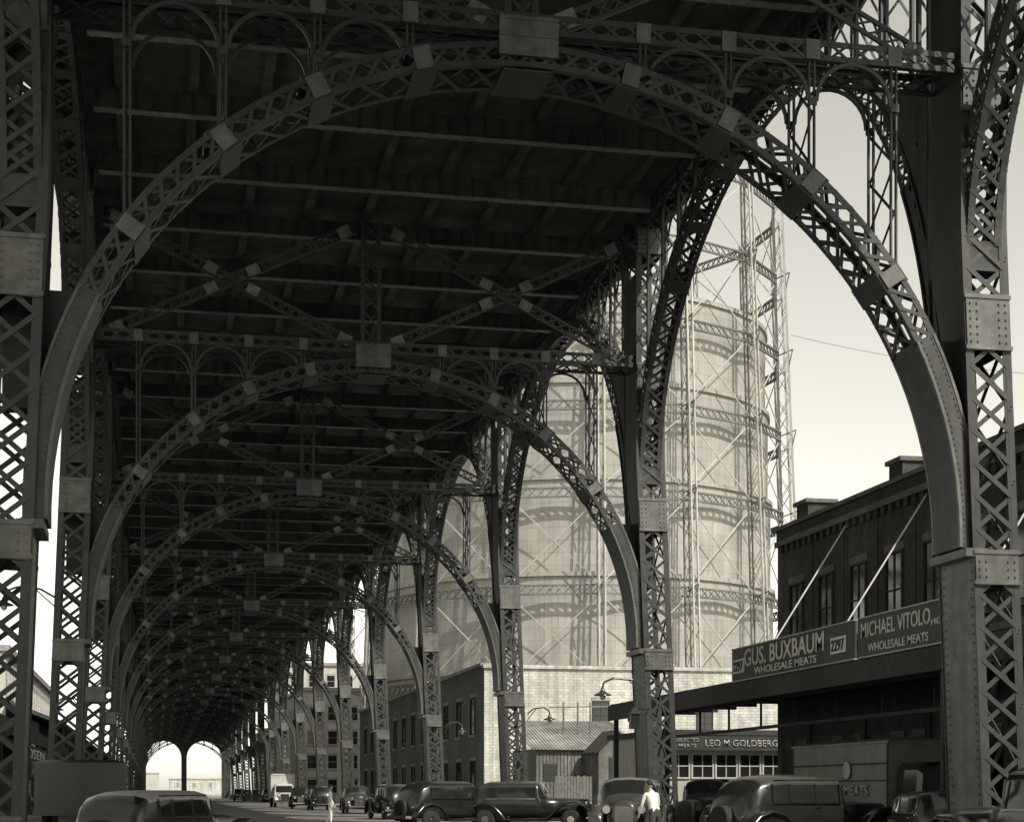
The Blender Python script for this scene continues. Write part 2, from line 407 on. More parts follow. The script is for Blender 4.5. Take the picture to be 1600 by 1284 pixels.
mb.obj('guide_frame',[M_frame,M_rod],gh)
# ---------------- windows helper ----------------
def window(mb,face,u,z,w,h,pos,mg,mf,ms,panes=(2,2),sill=True):
    def bx(u0,u1,z0,z1,d0,d1,m):
        if face=='-y': mb.box((u0,pos-d1,z0),(u1,pos-d0,z1),m)
        elif face=='-x': mb.box((pos-d1,u0,z0),(pos-d0,u1,z1),m)
        else: mb.box((pos+d0,u0,z0),(pos+d1,u1,z1),m)
    bx(u-w/2,u+w/2,z,z+h,.003,.012,mg)
    f=.06
    for a,b,c,d in ((u-w/2-f,u-w/2,z-f,z+h+f),(u+w/2,u+w/2+f,z-f,z+h+f),(u-w/2,u+w/2,z-f,z),(u-w/2,u+w/2,z+h,z+h+f)): bx(a,b,c,d,.002,.07,mf)
    for i in range(1,panes[0]): x=u-w/2+w*i/panes[0]; bx(x-.018,x+.018,z,z+h,.012,.04,mf)
    for i in range(1,panes[1]): q=z+h*i/panes[1]; bx(u-w/2,u+w/2,q-.02,q+.02,.012,.045,mf)
    if sill: bx(u-w/2-.15,u+w/2+.15,z-f-.14,z-f,.002,.14,ms); bx(u-w/2-.12,u+w/2+.12,z+h+f,z+h+f+.22,.002,.04,ms)
def text(s,w,h,loc,rot,m,parent,name,depth=.015):
    c=D.curves.new('t','FONT'); c.body=s; c.extrude=0.0; c.resolution_u=4; c.offset=0.012
    o=D.objects.new('t',c); COL.objects.link(o); dg=bpy.context.evaluated_depsgraph_get(); me=D.meshes.new_from_object(o.evaluated_get(dg)); D.objects.remove(o)
    xs=[v.co.x for v in me.vertices]; ys=[v.co.y for v in me.vertices]
    x0,x1,y0,y1=min(xs),max(xs),min(ys),max(ys)
    for v in me.vertices: v.co=((v.co.x-x0)/(x1-x0)*w,(v.co.y-y0)/(y1-y0)*h,0)
    me.materials.clear(); me.materials.append(m)
    t=D.objects.new(name,me); COL.objects.link(t); t.location=loc; t.rotation_euler=rot; t.parent=parent
    md=t.modifiers.new('s','SOLIDIFY'); md.thickness=depth; md.offset=1
    return t
RX=(math.radians(90),0,math.radians(-90)); RXp=(math.radians(90),0,math.radians(90)); RY=(math.radians(90),0,0)
# ---------------- brick market building ----------------
bb=empty('brick_market_building'); mb=MB()
bx0,bx1,by0,by1,bh=20.0,38.0,18.0,53.4,9.3
mb.box((bx0,by0,0),(bx1,by1,bh),0)
mb.box((bx0-.12,by0,bh),(bx0+.3,by1,bh+.18),1); mb.box((bx0-.05,by0,bh+.18),(bx0+.35,by1-.01,bh+.5),0); mb.box((bx0-.18,by0,bh+.5),(bx0+.4,by1+.15,bh+.62),1)
mb.box((bx0+.4,by1-.35,bh),(bx1,by1,bh+.5),0)
for i in range(70):
    y=by0+.3+i*.5; mb.box((bx0-.1,y,bh-.22),(bx0,y+.2,bh),0)
for y,w in ((44.9,.9),(52.0,1.0)):
    mb.box((20.5,y,bh+.5),(21.4,y+w,bh+1.3),0); mb.box((20.4,y-.08,bh+1.3),(21.5,y+w+.08,bh+1.42),1)
mb.obj('walls',[M_brickd,M_brickm],bb)
mb=MB()
for i in range(14):
    y=19.8+i*2.45; window(mb,'-x',y,5.9,1.05,2.0,bx0,0,1,2,(2,2))
    mb.box((bx0-.03,y-1.35,5.4),(bx0-.001,y-1.1,bh-.25),3)
mb.box((bx0-.04,by0,5.25),(bx0-.002,by1,5.45),2)
for i in range(8):
    y=21+i*4.2; mb.box((bx0-.06,y,.15),(bx0-.002,y+2.6,3.4),3); mb.box((bx0-.09,y+.2,1.0),(bx0-.06,y+1.1,3.0),0); mb.box((bx0-.09,y+1.5,1.0),(bx0-.06,y+2.4,3.0),0)
mb.obj('windows_and_doors',[M_glass,M_woodd,M_brickm,M_brickd],bb)
mb=MB()
cy0,cy1=22,61.5
mb.add([(16.5,cy0,4.35),(16.5,cy1,4.35),(19.98,cy1,4.9),(19.98,cy0,4.9),(16.5,cy0,4.55),(16.5,cy1,4.55),(19.98,cy1,5.1),(19.98,cy0,5.1)],[(0,1,2,3),(7,6,5,4),(0,4,5,1),(1,5,6,2),(2,6,7,3),(3,7,4,0)],0)
for i in range(20): y=cy0+.3+i*2.05; mb.box((16.55,y,4.2),(19.9,y+.12,4.345),0)
mb.box((16.42,cy0,3.95),(16.5,cy1,4.5),0)
mb.beam((17.2,cy0,4.0),(17.2,cy1,4.0),.06,.12,(0,0,1),0)
for y in (34.3,54.8,61.2): mb.box((16.6,y,.14),(16.75,y+.15,4.35),0)
mb.beam((18.2,cy0,3.3),(18.2,cy1,3.3),.08,.1,(0,0,1),0)
for i in range(13): mb.box((18.17,cy0+1+i*3,3.3),(18.23,cy0+1.06+i*3,4.5),0)
mb.obj('canopy',[M_woodd],bb)
mb=MB()
for ya,yb,zt in ((40.9,42.2,9.6),(46.0,47.6,9.6),(33.8,35.0,9.6)):
    mb.cyl((16.5,ya,4.6),(19.97,yb,zt-.4),.026,n=6)
mb.obj('tie_rods',[M_lpaint],bb)
sg=empty('canopy_sign'); mb=MB(); mb.box((16.36,38.5,4.52),(16.41,47.4,5.42)); mb.box((16.33,38.5,5.42),(16.43,47.4,5.45),1); mb.box((16.33,38.5,4.49),(16.43,47.4,4.52),1); mb.obj('board',[M_sign,M_lgrey],sg)
X_=16.355
text('GUS. BUXBAUM',5.9,.5,(X_,46.3,4.86),RX,M_let,sg,'name_lettering'); text('WHOLESALE MEATS',4.6,.2,(X_,45.5,4.6),RX,M_let,sg,'trade_lettering')
for ya in (47.25,39.95):
    mb=MB(); mb.box((16.33,ya-.95,4.72),(16.355,ya,5.12)); mb.obj('number_panel',[M_let],sg); text('2297',.8,.28,(16.325,ya-.07,4.78),RX,M_sign,sg,'number_lettering')
sg=empty('canopy_sign.001'); mb=MB(); mb.box((16.36,32.4,4.52),(16.41,38.3,5.42)); mb.box((16.33,32.4,5.42),(16.43,38.3,5.45),1);mb.box((16.33,32.4,4.49),(16.43,38.3,4.52),1); mb.obj('board',[M_sign,M_lgrey],sg)
text('MICHAEL VITOLO,',3.8,.42,(X_,38.1,4.9),RX,M_let,sg,'name_lettering'); text('INC.',.3,.14,(X_,34.22,4.92),RX,M_let,sg,'inc_lettering'); text('WHOLESALE MEATS',3.2,.2,(X_,37.7,4.6),RX,M_let,sg,'trade_lettering')
# ---------------- low shop ----------------
sh=empty('butcher_shop'); mb=MB(); mb.box((18.9,63,0),(25,70,3.5),0); mb.box((18.7,62.6,3.5),(25.2,70.2,3.7),1); mb.obj('walls',[M_pale,M_canvas],sh)
mb=MB()
for i in range(6): window(mb,'-y',19.6+i*.95,1.9,.78,.85,63,0,1,2,(2,2),False)
mb.obj('windows',[M_glass,M_lpaint,M_trim],sh)
mb=MB(); mb.box((19.0,62.5,2.92),(24.5,62.58,3.46)); mb.obj('sign_board',[M_sign],sh)
text('SELECTED',.9,.14,(19.35,62.49,3.24),RY,M_lgrey,sh,'lettering_a'); text('MEATS',.7,.14,(19.45,62.49,3.02),RY,M_lgrey,sh,'lettering_b'); text('LEO M GOLDBERG',2.9,.26,(20.5,62.49,3.06),RY,M_lgrey,sh,'lettering_c')
# ---------------- white building ----------------
wb=empty('whitewashed_warehouse'); mb=MB()
mb.box((19.4,101.6,0),(19.7,165,8.9),1); mb.box((19.4,101.3,0),(40,101.6,8.75),0); mb.box((19.7,101.6,0),(40,165,8.3),0)
mb.box((19.3,101.15,8.75),(40,101.75,8.95),0); mb.box((19.25,101.75,8.9),(19.9,165,9.1),2)
mb.box((24,110,8.3),(30,118,9.6),0)
mb.obj('walls',[M_white,M_brickm,M_trim],wb)
mb=MB()
window(mb,'-y',26.6,5.1,.95,1.7,101.3,0,1,2,(2,4)); window(mb,'-y',29.9,5.1,.95,1.7,101.3,0,1,2,(2,4)); window(mb,'-y',33.2,5.1,.95,1.7,101.3,0,1,2,(2,4))
for i in range(12): window(mb,'-x',105+i*5,4.9,1.5,2.2,19.4,0,1,2,(3,4)); window(mb,'-x',105+i*5,1.2,1.5,2.0,19.4,0,1,2,(3,3))
mb.obj('windows',[M_glass,M_woodd,M_trim],wb)
def corr_roof(mb,x0,x1,p0,p1,m):
    n=int((x1-x0)/.18)
    for i in range(n):
        x=x0+(x1-x0)*i/n; mb.beam((x,p0[0],p0[1]),(x,p1[0],p1[1]),.1,.05,(0,0,1),m)
    mb.add([(x0,p0[0],p0[1]-.01),(x1,p0[0],p0[1]-.01),(x1,p1[0],p1[1]-.01),(x0,p1[0],p1[1]-.01)],[(0,1,2,3)],m)
sd=empty('iron_shed'); mb=MB(); mb.box((19.6,88,0),(25.2,94,3.6),0); corr_roof(mb,19.4,25.4,(87.7,3.55),(94.2,5.3),1)
for i in range(30): x=19.6+i*.19; mb.box((x,87.95,0),(x+.15,88-.005,3.5),0)
mb.box((21,87.93,0),(22.2,87.945,2.2),2); mb.box((20.0,87.93,1.9),(20.7,87.945,2.8),2)
for x in (21.8,22.6,23.3): mb.cyl((x,91,4.4),(x,91,6.2),.05,n=6,m=0)
mb.beam((21,91,5.9),(24.4,91,6.0),.07,.07)
mb.obj('shed',[M_wood,M_corr,M_woodd],sd)
sd=empty('gabled_hut'); mb=MB(); hx=23.1; mb.box((hx-.9,85,0),(hx+.9,88,3.5),0)
mb.add([(hx-.9,85,3.5),(hx+.9,85,3.5),(hx,85,4.4)],[(0,1,2)],0)
for s in (-1,1): mb.add([(hx,84.7,4.5),(hx+s*1.15,84.7,3.35),(hx+s*1.15,87.6,3.35),(hx,87.6,4.5),(hx,84.7,4.42),(hx+s*1.15,84.7,3.27),(hx+s*1.15,87.6,3.27),(hx,87.6,4.42)],[(0,1,2,3),(7,6,5,4),(0,4,5,1),(2,6,7,3),(1,5,6,2),(3,7,4,0)],1)
mb.box((hx-.35,84.96,1.3),(hx+.25,84.99,3.1),1); mb.box((hx-1.4,83.4,0),(hx+1.9,84.7,1.2),0)
for i in range(8): mb.box((hx-1.4+i*.42,83.36,0),(hx-1.34+i*.42,83.4,1.2),1)
mb.obj('hut',[M_wood,M_woodd],sd)
sd=empty('board_fence'); mb=MB()
for i in range(12): x=19.7+i*.16; mb.box((x,84,0),(x+.14,84.03,2.1+.12*random.random()),0)
for z in (.5,1.6): mb.box((19.6,84.04,z),(21.6,84.1,z+.1),0)
mb.obj('boards',[M_wood],sd)
# ---------------- left side ----------------
lb=empty('market_stalls_building'); mb=MB(); mb.box((-24,66,0),(-9.2,132,5.6),0); mb.box((-24.2,65.8,5.6),(-9.1,132.2,5.8),1)
mb.add([(-9.2,60,5.2),(-6.3,60,4.3),(-6.3,132,4.3),(-9.2,132,5.2),(-9.2,60,5.4),(-6.3,60,4.5),(-6.3,132,4.5),(-9.2,132,5.4)],[(3,2,1,0),(4,5,6,7),(0,1,5,4),(1,2,6,5),(2,3,7,6),(3,0,4,7)],1)
mb.box((-6.3,60,3.9),(-6.22,132,4.6),1)
for i in range(13): mb.box((-6.6,60+i*6,.14),(-6.45,60.15+i*6,4.3),1)
mb.box((-6.2,82,2.9),(-6.14,108,3.7),2)
mb.obj('walls',[M_brickd,M_canvas,M_sign],lb)
text('OSEN',14,.5,(-6.12,88,3.05),RXp,M_let,lb,'sign_lettering')
lb=empty('loft_building'); mb=MB(); mb.box((-34,142,0),(-11.5,205,12.5),0); mb.box((-34.2,141.8,12.5),(-11.2,205.2,13),1)
for i in range(7):
    for f in range(3): window(mb,'-y',-32+i*3.1,1.6+f*3.7,1.5,2.1,142,2,3,1)
for i in range(18):
    for f in range(3): window(mb,'+x',144.5+i*3.3,1.6+f*3.7,1.5,2.1,-11.5,2,3,1)
mb.obj('walls',[M_pale,M_trim,M_glass,M_lpaint],lb)
lb=empty('freight_shed'); mb=MB(); mb.box((-11.3,136,0),(-8.6,290,6.6),0)
mb.add([(-11.4,135,8.2),(-6.6,135,6.3),(-6.6,291,6.3),(-11.4,291,8.2),(-11.4,135,8.5),(-6.6,135,6.6),(-6.6,291,6.6),(-11.4,291,8.5)],[(3,2,1,0),(4,5,6,7),(0,1,5,4),(1,2,6,5),(2,3,7,6),(3,0,4,7)],1)
for i in range(26): mb.box((-6.9,137+i*6,0),(-6.7,137.2+i*6,6.4),1)
for i in range(20): mb.box((-8.6,140+i*7.4,0),(-8.55,143.5+i*7.4,4),2)
mb.obj('walls',[M_brickd,M_canvas,M_woodd],lb)
for (x0,x1,y0,y1,h) in ((19.5,34,235,262,15),(20,36,270,300,21),(-30,-12,225,262,10),(19.5,36,305,345,12)):
    ab=empty('apartment_building'); mb=MB(); mb.box((x0,y0,0),(x1,y1,h),0); mb.box((x0-.3,y0-.3,h),(x1+.3,y1+.3,h+.5),1)
    for f in range(int(h/3.3)):
        for i in range(int((x1-x0)/2.8)): window(mb,'-y',x0+1.6+i*2.8,1.2+f*3.3,1.2,1.8,y0,2,3,1,(1,2))
        for i in range(int((y1-y0)/2.8)):
            window(mb,'-x' if x0>0 else '+x',y0+1.6+i*2.8,1.2+f*3.3,1.2,1.8,x0 if x0>0 else x1,2,3,1,(1,2))
    mb.obj('walls',[M_pale,M_trim,M_glass,M_lpaint],ab)
for (x0,x1,y0,h) in ((-60,-24,620,9),(-26,2,700,8.5),(6,26,660,6),(34,60,560,12)):
    ab=empty('distant_warehouse'); mb=MB(); mb.box((x0,y0,0),(x1,y0+20,h),0); mb.box((x0-.3,y0-.3,h),(x1+.3,y0+20.3,h+.5),1)
    for i in range(int((x1-x0)/6)): window(mb,'-y',x0+3+i*6,3,1.2,1.6,y0,2,3,1,(1,2))
    mb.obj('walls',[M_white,M_pale,M_trim,M_lpaint],ab)
hl=MB()
n=60
for_r=[]
for i in range(n+1):
    x=-1500+50*i; h=7+4*math.sin(i*.37)+3*math.sin(i*.91+1)
    for_r.append([(x,2300,0),(x,2340,h*.5),(x,2400,h*.9),(x,2500,h)])
hl.loft(for_r,0,True,False,None,False); hl.obj('distant_hills',[M_ground])
# ---------------- lamps ----------------
def lamp(loc,dirx,ln):
    e=empty('street_lamp',loc); mb=MB()
    P=[(0,0,0),(dirx*ln*.3,0,.22),(dirx*ln*.75,0,.26),(dirx*ln*.97,0,.14),(dirx*ln,0,0)]
    for a,b in zip(P,P[1:]): mb.cyl(a,b,.028,n=8)
    mb.cyl((0,0,-.25),(dirx*ln*.4,0,.22),.018,n=6)
    x=dirx*ln
    R=[(.04,0),(.06,-.08),(.1,-.14),(.24,-.2),(.25,-.23)]
    mb.loft([[(x+r*math.cos(t*math.pi/8),r*math.sin(t*math.pi/8),z) for t in range(16)] for r,z in R],0,True,True,None,False)
    mb.ell((x,0,-.25),(.09,.09,.11),1)
    mb.obj('bracket_and_shade',[M_dgrey,M_lpaint],e)
lamp((13.5,46.45,4.25),-1,1.25); lamp((14.4,66.2,4.4),1,.9); lamp((-2.5,46.4,6.4),-1,1.3); lamp((14.4,86,4.6),1,.9); lamp((-2.6,66.2,4.6),-1,.9)
e=empty('wall_lantern',(13.15,46.4,3.1)); mb=MB(); mb.box((-.12,-.12,0),(.12,.12,.42),0); mb.loft([[(x*r,y*r,z) for x,y in((-1,-1),(1,-1),(1,1),(-1,1))] for r,z in ((.17,.42),(.03,.6))],0,False); mb.beam((0,0,.55),(.45,0,.55),.04,.04); mb.obj('lantern',[M_black],e)
cu=MB(); P=[]
for i in range(21):
    t=i/20; P.append((V((72,188,54)).lerp(V((95,120,34)),t)-V((0,0,4*t*(1-t)*2))))
for a,b in zip(P,P[1:]): cu.cyl(a,b,.03,n=4,cap=False)
cu.cyl((95,120,0),(95,120,34.5),.25,.15)
cu.obj('overhead_wire',[M_dgrey])
# ---------------- vehicles ----------------
def wheels(mb,ys,xh,r,w,mt,mh):
    for y in ys:
        for s in (-1,1):
            R=[(r*.55,-w/2),(r*.9,-w/2),(r,-w*.3),(r,w*.3),(r*.9,w/2),(r*.55,w/2)]
            mb.loft([[(s*xh+o,y+q*math.cos(t*math.pi/12),r+q*math.sin(t*math.pi/12)) for t in range(24)] for q,o in R],mt,True,True,None,True)
            mb.cyl((s*(xh-w*.45),y,r),(s*(xh+w*.62),y,r),r*.5,r*.36,n=16,m=mh)
            mb.cyl((s*(xh+w*.6),y,r),(s*(xh+w*.8),y,r),r*.16,n=10,m=mh)
def fender(mb,path,x,w,m):
    for s in (-1,1):
        rings=[]
        for i,(y,z) in enumerate(path):
            p0=path[max(i-1,0)];p1=path[min(i+1,len(path)-1)]
            dy,dz=p1[0]-p0[0],p1[1]-p0[1]; L=math.hypot(dy,dz); ny,nz=dz/L*-1,dy/L
            if nz<0 and abs(nz)>.2: ny,nz=-ny,-nz
            ring=[]
            for k in range(7):
                t=-1+2*k/6; c=.07*(1-t*t); ring.append((s*(x+t*w/2),y+ny*c,z+nz*c))
            for k in (6,3,0):
                t=-1+2*k/6; ring.append((s*(x+t*w/2*.96),y-ny*.02,z-nz*.02))
            rings.append(ring)
        mb.loft(rings,m,True,True,None,True)
def car(x,y,head,paint=None,roof=None,hs=1.0,name='parked_car',ls=1.0):
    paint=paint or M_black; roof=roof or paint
    e=empty(name,(x,y,0),head); mb=MB()
    cf=[.86,1,.99,.97,.9,.82,.5,0]; cz=[.35,.7,1.06,1.12,1.5,1.62,1.70,1.72]
    hf=[.9,1,.97,.85,.65,.45,.22,0]; hz=[.4,.7,.92,1.03,1.09,1.11,1.13,1.135]
    def mixl(a,b,t): return [p+(q-p)*t for p,q in zip(a,b)]
    def st(y,w,f,z): return (y,w,f,z)
    S_=[st(2.12,.26,hf,[.5,.65,.8,.9,.97,1.0,1.02,1.03]),st(2.08,.33,hf,[v*.97 for v in hz]),st(1.2,.44,hf,hz),st(.72,.62,hf,[v+.02 for v in hz]),
        st(.60,.72,mixl(hf,cf,.55),mixl(hz,cz,.3)),st(.42,.77,mixl(hf,cf,.95),mixl(hz,cz,.9)),st(.34,.78,cf,cz),
        st(-.28,.8,cf,cz),st(-.38,.8,cf,cz),st(-1.0,.8,cf,cz),st(-1.1,.8,cf,cz),st(-1.5,.79,cf,[v*(1 if v<1.2 else .985) for v in cz]),
        st(-1.75,.77,cf,[v if v<1.2 else 1.1+(v-1.1)*.82 for v in cz]),st(-1.95,.72,cf,[v if v<1 else 1.0+(v-1)*.62 for v in cz]),
        st(-2.12,.64,cf,[v if v<.9 else .9+(v-.9)*.38 for v in cz]),st(-2.25,.5,cf,[.45,.62,.75,.78,.82,.84,.86,.87])]
    rings=[]
    for yy,w,f,z in S_:
        R=[(w*f[k],yy,z[k]) for k in range(8)]; L=[(-w*f[k],yy,z[k]) for k in range(6,-1,-1)]
        rings.append(R+L)
    glass_side={6,8,10}
    def mf(i,k):
        kk=k if k<7 else 13-k
        if k==14: return 0
        if i in glass_side and kk==3: return 1
        if i==4 and kk in (3,4,5,6): return 1
        if i==12 and kk in (5,6): return 1
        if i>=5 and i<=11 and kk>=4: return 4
        return 0
    mb.loft(rings,0,True,True,mf,True)
    for s in (-1,1):
        mb.sweep([(s*.655,.3,1.6),(s*.67,-.4,1.6),(s*.67,-1.4,1.59)],.02,.025,[(0,0,1)]*3,0)
        for yy in (.34,-.33,-1.05,-1.5): mb.beam((s*.785,yy,1.1),(s*.725,yy,1.52),.035,.012,(1,0,0),0)
        mb.sweep([(s*.795,.34,1.09),(s*.81,-.4,1.09),(s*.8,-1.5,1.09)],.015,.03,[(0,0,1)]*3,3)
    path=[(2.32,.32),(2.3,.6),(2.12,.84),(1.8,.96),(1.45,.93),(1.15,.75),(.92,.5),(.65,.34),(.1,.3),(-.5,.3),(-.78,.36),(-.95,.6),(-1.2,.84),(-1.55,.92),(-1.9,.82),(-2.15,.58),(-2.28,.38)]
    fender(mb,path,.7,.36,0)
    wheels(mb,(1.62,-1.5),.7,.36,.16,2,3)
    for s in (-1,1):
        mb.ell((s*.44,2.0,.9),(.12,.14,.12),0); mb.cyl((s*.44,2.1,.9),(s*.44,2.16,.9),.115,.1,n=14,m=3)
        mb.cyl((s*.3,1.95,.86),(s*.44,1.98,.86),.02,n=6,m=3)
        mb.cyl((s*.62,-2.2,.78),(s*.62,-2.28,.78),.05,n=10,m=3)
    for yy in (2.48,-2.48):
        mb.sweep([(-.85,yy*.965,.45),(-.6,yy,.45),(.6,yy,.45),(.85,yy*.965,.45)],.03,.1,[(0,0,1)]*4,3)
        for s in (-1,1): mb.beam((s*.4,yy*.85,.42),(s*.4,yy,.42),.05,.05,m=3)
    for i in range(9): x_=-.2+.05*i; mb.box((x_-.008,2.12,.55),(x_+.008,2.135,.98),3)
    mb.cyl((0,-2.2,.72),(0,-2.38,.72),.34,.33,n=24,m=2); mb.cyl((0,-2.38,.72),(0,-2.41,.72),.2,n=20,m=0)
    for s in (-1,1): mb.box((s*.79,-.35,1.0),(s*.815,-.22,1.02),3)
    mb.box((-.7,-2.1,.3),(.7,2.0,.42),2)
    o=mb.obj('body',[paint,M_glass,M_tire,M_chrome,roof],e); o.scale=(1,ls,hs)
    return e
def P2(xp,d): X=(xp-240)*CS*d/2690; return X,(d-SN*X)/CS
def truck(x,y,head,bm,bh,bl,cabm=M_black,name='delivery_truck'):
    e=empty(name,(x,y,0),head); mb=MB(); w=1.0
    mb.box((-w,-bl/2,.85),(w,bl/2,bh),0); mb.box((-w-.04,-bl/2-.04,.8),(w+.04,bl/2+.04,.9),1)
    R=[[(-w-.03,-bl/2-.03,bh),(w+.03,-bl/2-.03,bh),(w+.03,bl/2+.03,bh),(-w-.03,bl/2+.03,bh)],[(-w-.03,-bl/2-.03,bh+.06),(w+.03,-bl/2-.03,bh+.06),(w+.03,bl/2+.03,bh+.06),(-w-.03,bl/2+.03,bh+.06)],[(-w*.8,-bl/2+.15,bh+.13),(w*.8,-bl/2+.15,bh+.13),(w*.8,bl/2-.15,bh+.13),(-w*.8,bl/2-.15,bh+.13)]]
    mb.loft(R,0,False)
    for s in (-1,1):
        for yy in (-bl/2+.03,bl/2-.03): mb.box((s*w,yy-.03,.9),(s*(w+.025),yy+.03,bh),1)
        mb.box((s*w,-bl/2,bh-.5),(s*(w+.02),bl/2,bh-.46),1); mb.box((s*w,-bl/2,1.6),(s*(w+.02),bl/2,1.63),1)
    for xx in (-w+.04,0,w-.04): mb.box((xx-.03,-bl/2-.025,.9),(xx+.03,-bl/2,bh),1)
    c=bl/2
    ch=min(bh-.1,2.05)
    sec=lambda yy,ww,zt:[(ww,yy,.6),(ww,yy,1.2),(ww*.95,yy,zt-.2),(ww*.8,yy,zt-.03),(0,yy,zt),(-ww*.8,yy,zt-.03),(-ww*.95,yy,zt-.2),(-ww,yy,1.2),(-ww,yy,.6)]
    mb.loft([sec(c+.05,.85,ch),sec(c+1.15,.85,ch),sec(c+1.35,.8,ch-.1)],1,False,True,lambda i,k:2 if (k in(1,6) and i==0) else 1)
    mb.box((-.68,c+1.3,1.3),(.68,c+1.37,ch-.22),2)
    mb.loft([sec(c+1.3,.55,1.3),sec(c+2.1,.45,1.25),sec(c+2.35,.4,1.2)],1,True)
    mb.box((-.36,c+2.35,.6),(.36,c+2.4,1.15),4)
    for s in (-1,1): mb.ell((s*.55,c+2.2,1.0),(.13,.13,.13),4)
    path=[(c+2.45,.4),(c+2.35,.75),(c+2.0,.98),(c+1.6,.85),(c+1.3,.55),(c+.9,.5),(c+.2,.5)]
    fender(mb,path,.72,.34,1)
    wheels(mb,(c+1.95,-bl/2+1.0),.8,.42,.22,3,4)
    mb.box((-.85,c+2.5,.5),(.85,c+2.56,.62),4); mb.box((-.5,-bl/2+.2,.5),(.5,c+2.2,.8),1)
    mb.obj('body',[bm,cabm,M_glass,M_tire,M_chrome],e)
    return e
rnd=math.radians
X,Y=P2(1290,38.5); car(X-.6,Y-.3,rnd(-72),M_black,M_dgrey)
X,Y=P2(1113,50); car(X,Y,rnd(140),M_dgrey)
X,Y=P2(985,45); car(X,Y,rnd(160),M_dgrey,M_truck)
X,Y=P2(842,62); car(X-.3,Y,rnd(-115),M_black,M_dgrey)
X,Y=P2(710,62); car(X,Y,rnd(-65),M_black)
X,Y=P2(612,85); car(X,Y,rnd(5),M_black,M_dgrey)
X,Y=P2(557,106); car(X,Y,rnd(178),M_dgrey)
X,Y=P2(1660,24.5); car(X,Y,rnd(10),M_black)
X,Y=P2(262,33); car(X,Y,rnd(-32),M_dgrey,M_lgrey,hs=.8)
X,Y=P2(1475,36.5); car(X-.3,Y-.8,rnd(170),M_dgrey,None,.8)
for xp,d,h in ((420,220,180),(402,250,0),(470,135,175),(385,290,0),(500,125,0),(374,240,180)):
    X,Y=P2(xp,d); car(X,Y,rnd(h),random.choice([M_black,M_dgrey]))
def loc_in(o,par,wl,wr=(0,0,0)):
    mi=Matrix.LocRotScale(par.location,par.rotation_euler.to_quaternion(),None).inverted()
    o.parent=par; o.matrix_parent_inverse=mi; o.location=wl; o.rotation_euler=wr
t=truck(17.95,41.0,math.pi,M_truck,2.5,6.2)
o=text('WHOLESALE MEATS',4.4,.26,(0,0,0),RX,M_lgrey,t,'side_lettering'); loc_in(o,t,(16.9,43.4,1.25),RX)
em=MB(); em.cyl((-.02,0,0),(.0,0,0),.22,n=24); o=em.obj('round_mark',[M_lgrey],t); loc_in(o,t,(16.92,40.3,1.88))
X,Y=P2(135,40); truck(X-.1,Y+.5,0,M_black,1.95,2.6)
X,Y=P2(445,150); truck(X-.3,Y,math.pi,M_lpaint,2.75,3.6,M_lpaint)
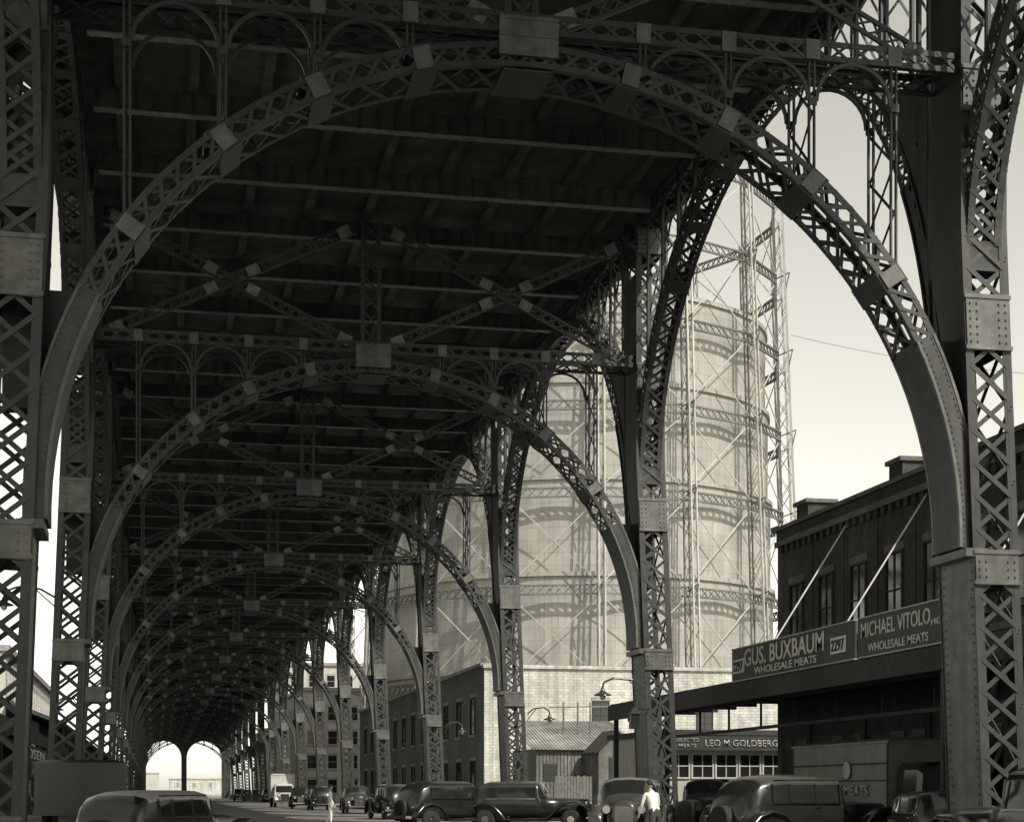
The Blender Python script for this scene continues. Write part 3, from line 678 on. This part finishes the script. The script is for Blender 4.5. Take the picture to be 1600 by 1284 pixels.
# ---------------- people ----------------
def person(x,y,z0,head,H,shirt,trou,hat=False,lean=0.0,arms='down'):
    e=empty('person',(x,y,z0),head); k=H/1.75
    pel=(0,0,.95); ch=(0,lean*.35,1.3); nk=(0,lean*.5,1.47); hd=(0,lean*.62,1.55)
    J={'pel':(pel,.135),'waist':((0,lean*.15,1.1),.13),'ch':(ch,.155),'nk':(nk,.065),'hd':(hd,.06)}
    E=[('pel','waist'),('waist','ch'),('ch','nk'),('nk','hd')]
    for s,t in ((-1,'l'),(1,'r')):
        J['hip'+t]=((s*.1,0,.88),.1);J['kn'+t]=((s*.12,.05*s,.5),.065);J['an'+t]=((s*.13,-.06+.1*s,.09),.045);J['to'+t]=((s*.15,.12+.1*s,.04),.04)
        J['sh'+t]=((s*.19,lean*.45,1.4),.065)
        if arms=='down': J['el'+t]=((s*.26,lean*.5+.02,1.12),.045); J['wr'+t]=((s*.27,lean*.5+.14,.88),.032)
        else: J['el'+t]=((s*.28,lean*.5+.1,1.15),.045); J['wr'+t]=((s*.16,lean*.5+.33,1.15),.032)
        E+=[('pel','hip'+t),('hip'+t,'kn'+t),('kn'+t,'an'+t),('an'+t,'to'+t),('ch','sh'+t),('sh'+t,'el'+t),('el'+t,'wr'+t)]
    names=list(J); me=D.meshes.new('p'); me.from_pydata([J[n][0] for n in names],[(names.index(a),names.index(b)) for a,b in E],[])
    o=D.objects.new('p',me); COL.objects.link(o); o.modifiers.new('k','SKIN')
    for i,n in enumerate(names):
        sv=me.skin_vertices[0].data[i]; r=J[n][1]; sv.radius=(r,r*.8) if n in('pel','waist','ch') else (r,r); sv.use_root=(n=='pel')
    o.modifiers.new('s','SUBSURF').levels=1
    dg=bpy.context.evaluated_depsgraph_get(); m2=D.meshes.new_from_object(o.evaluated_get(dg)); D.objects.remove(o)
    m2.materials.clear()
    for m in (shirt,trou,M_black,M_skin): m2.materials.append(m)
    for p in m2.polygons:
        c=p.center; p.use_smooth=True
        p.material_index=2 if c.z<.1 else (1 if c.z<.98 and abs(c.x)<.235 else (3 if c.z>1.47 else 0))
    b=D.objects.new('clothed_body',m2); COL.objects.link(b); b.parent=e; b.scale=(k,k,k)
    mb=MB(); hy=lean*.66; hz_=1.64
    mb.ell((0,hy,hz_),(.078,.098,.12),0,14,10); mb.ell((0,hy-.012,hz_+.03),(.084,.1,.105),1,14,8)
    mb.ell((0,hy+.1,hz_-.01),(.014,.022,.026),0,6,5)
    for s in (-1,1):
        mb.ell((s*.08,hy,hz_-.005),(.014,.025,.035),0,6,5); mb.ell((s*.03,hy+.088,hz_+.012),(.014,.01,.009),1,6,4)
        w=V(J['wr'+('l' if s<0 else 'r')][0]); el=V(J['el'+('l' if s<0 else 'r')][0]); d=(w-el).normalized(); sd=V((0,1,0)) if arms=='down' else V((1,0,0))
        mb.beam(w,w+d*.09,.075,.03,d.cross(sd),0)
        for f,(ln,of) in enumerate(((.065,-.03),(.078,-.01),(.072,.01),(.055,.03))):
            p=w+d*.088+sd*of; q=p+d*ln*.55; inn=V((-s*.018,0,0)) if arms=='down' else V((0,0,-.02)); mb.cyl(p,q,.0095,.0085,6,0); mb.cyl(q,q+d*ln*.45+inn,.0085,.006,6,0)
        p=w+d*.03+sd*.036; mb.cyl(p,p+d*.035+sd*.025,.011,.009,6,0); mb.cyl(p+d*.035+sd*.025,p+d*.065+sd*.03,.009,.007,6,0)
    mb.beam((-.025,hy+.09,hz_-.055),(.025,hy+.09,hz_-.055),.012,.008,(0,0,1),1)
    if hat:
        mb.cyl((0,hy,hz_+.07),(0,hy,hz_+.082),.17,.165,20,2); mb.cyl((0,hy,hz_+.08),(0,hy,hz_+.17),.095,.085,16,2)
    o=mb.obj('head_and_hands',[M_skin,M_hair,M_cgrey],e); o.scale=(k,k,k)
X,Y=P2(1024,40.6); person(X,Y,0,rnd(20),1.62,M_cloth,M_trou,False,.4)
X,Y=P2(516,70); person(X,Y,0,rnd(-100),1.62,M_cloth,M_cloth)
person(23.35,84.1,1.2,rnd(170),1.7,M_cloth,M_cloth,True,.0,'fwd')
X,Y=P2(45,88); person(X,Y,.14,rnd(-80),1.72,M_cgrey,M_trou,True)
X,Y=P2(770,70); person(X,Y,0,rnd(200),1.7,M_cgrey,M_trou,True)
# ---------------- light, sky, camera ----------------
sun=V((.32,-.60,.73)).normalized()
ld=D.lights.new('sun','SUN'); ld.energy=4.8; ld.angle=math.radians(.5); ld.color=(1,.96,.87)
lo=D.objects.new('sun',ld); COL.objects.link(lo); lo.rotation_euler=sun.to_track_quat('Z','Y').to_euler()
w=D.worlds.new('World'); S.world=w; w.use_nodes=True; nt=w.node_tree; N=nt.nodes; L=nt.links
bg=N['Background']; sk=N.new('ShaderNodeTexSky'); sk.sky_type='NISHITA'; sk.sun_disc=False; sk.dust_density=1.2; sk.air_density=1.0
sk.sun_elevation=math.asin(sun.z); sk.sun_rotation=math.atan2(sun.x,sun.y)
bw=N.new('ShaderNodeRGBToBW'); L.new(sk.outputs[0],bw.inputs[0])
mx=N.new('ShaderNodeMixRGB'); mx.blend_type='MULTIPLY'; mx.inputs[0].default_value=1; L.new(bw.outputs[0],mx.inputs[1]); mx.inputs[2].default_value=(1.85,1.8,1.6,1)
L.new(mx.outputs[0],bg.inputs['Color']); bg.inputs['Strength'].default_value=.15
cd=D.cameras.new('camera'); cam=D.objects.new('camera',cd); COL.objects.link(cam); S.camera=cam
cd.sensor_width=36; cd.sensor_fit='HORIZONTAL'; cd.lens=2690/1600*36; cd.shift_y=(1236-642)/1600; cd.clip_end=8000; cd.clip_start=.1
cam.location=(0,0,1.35); cam.rotation_euler=(math.pi/2,0,-TH)
S.view_settings.view_transform='Standard'; S.view_settings.look='None'; S.view_settings.exposure=0
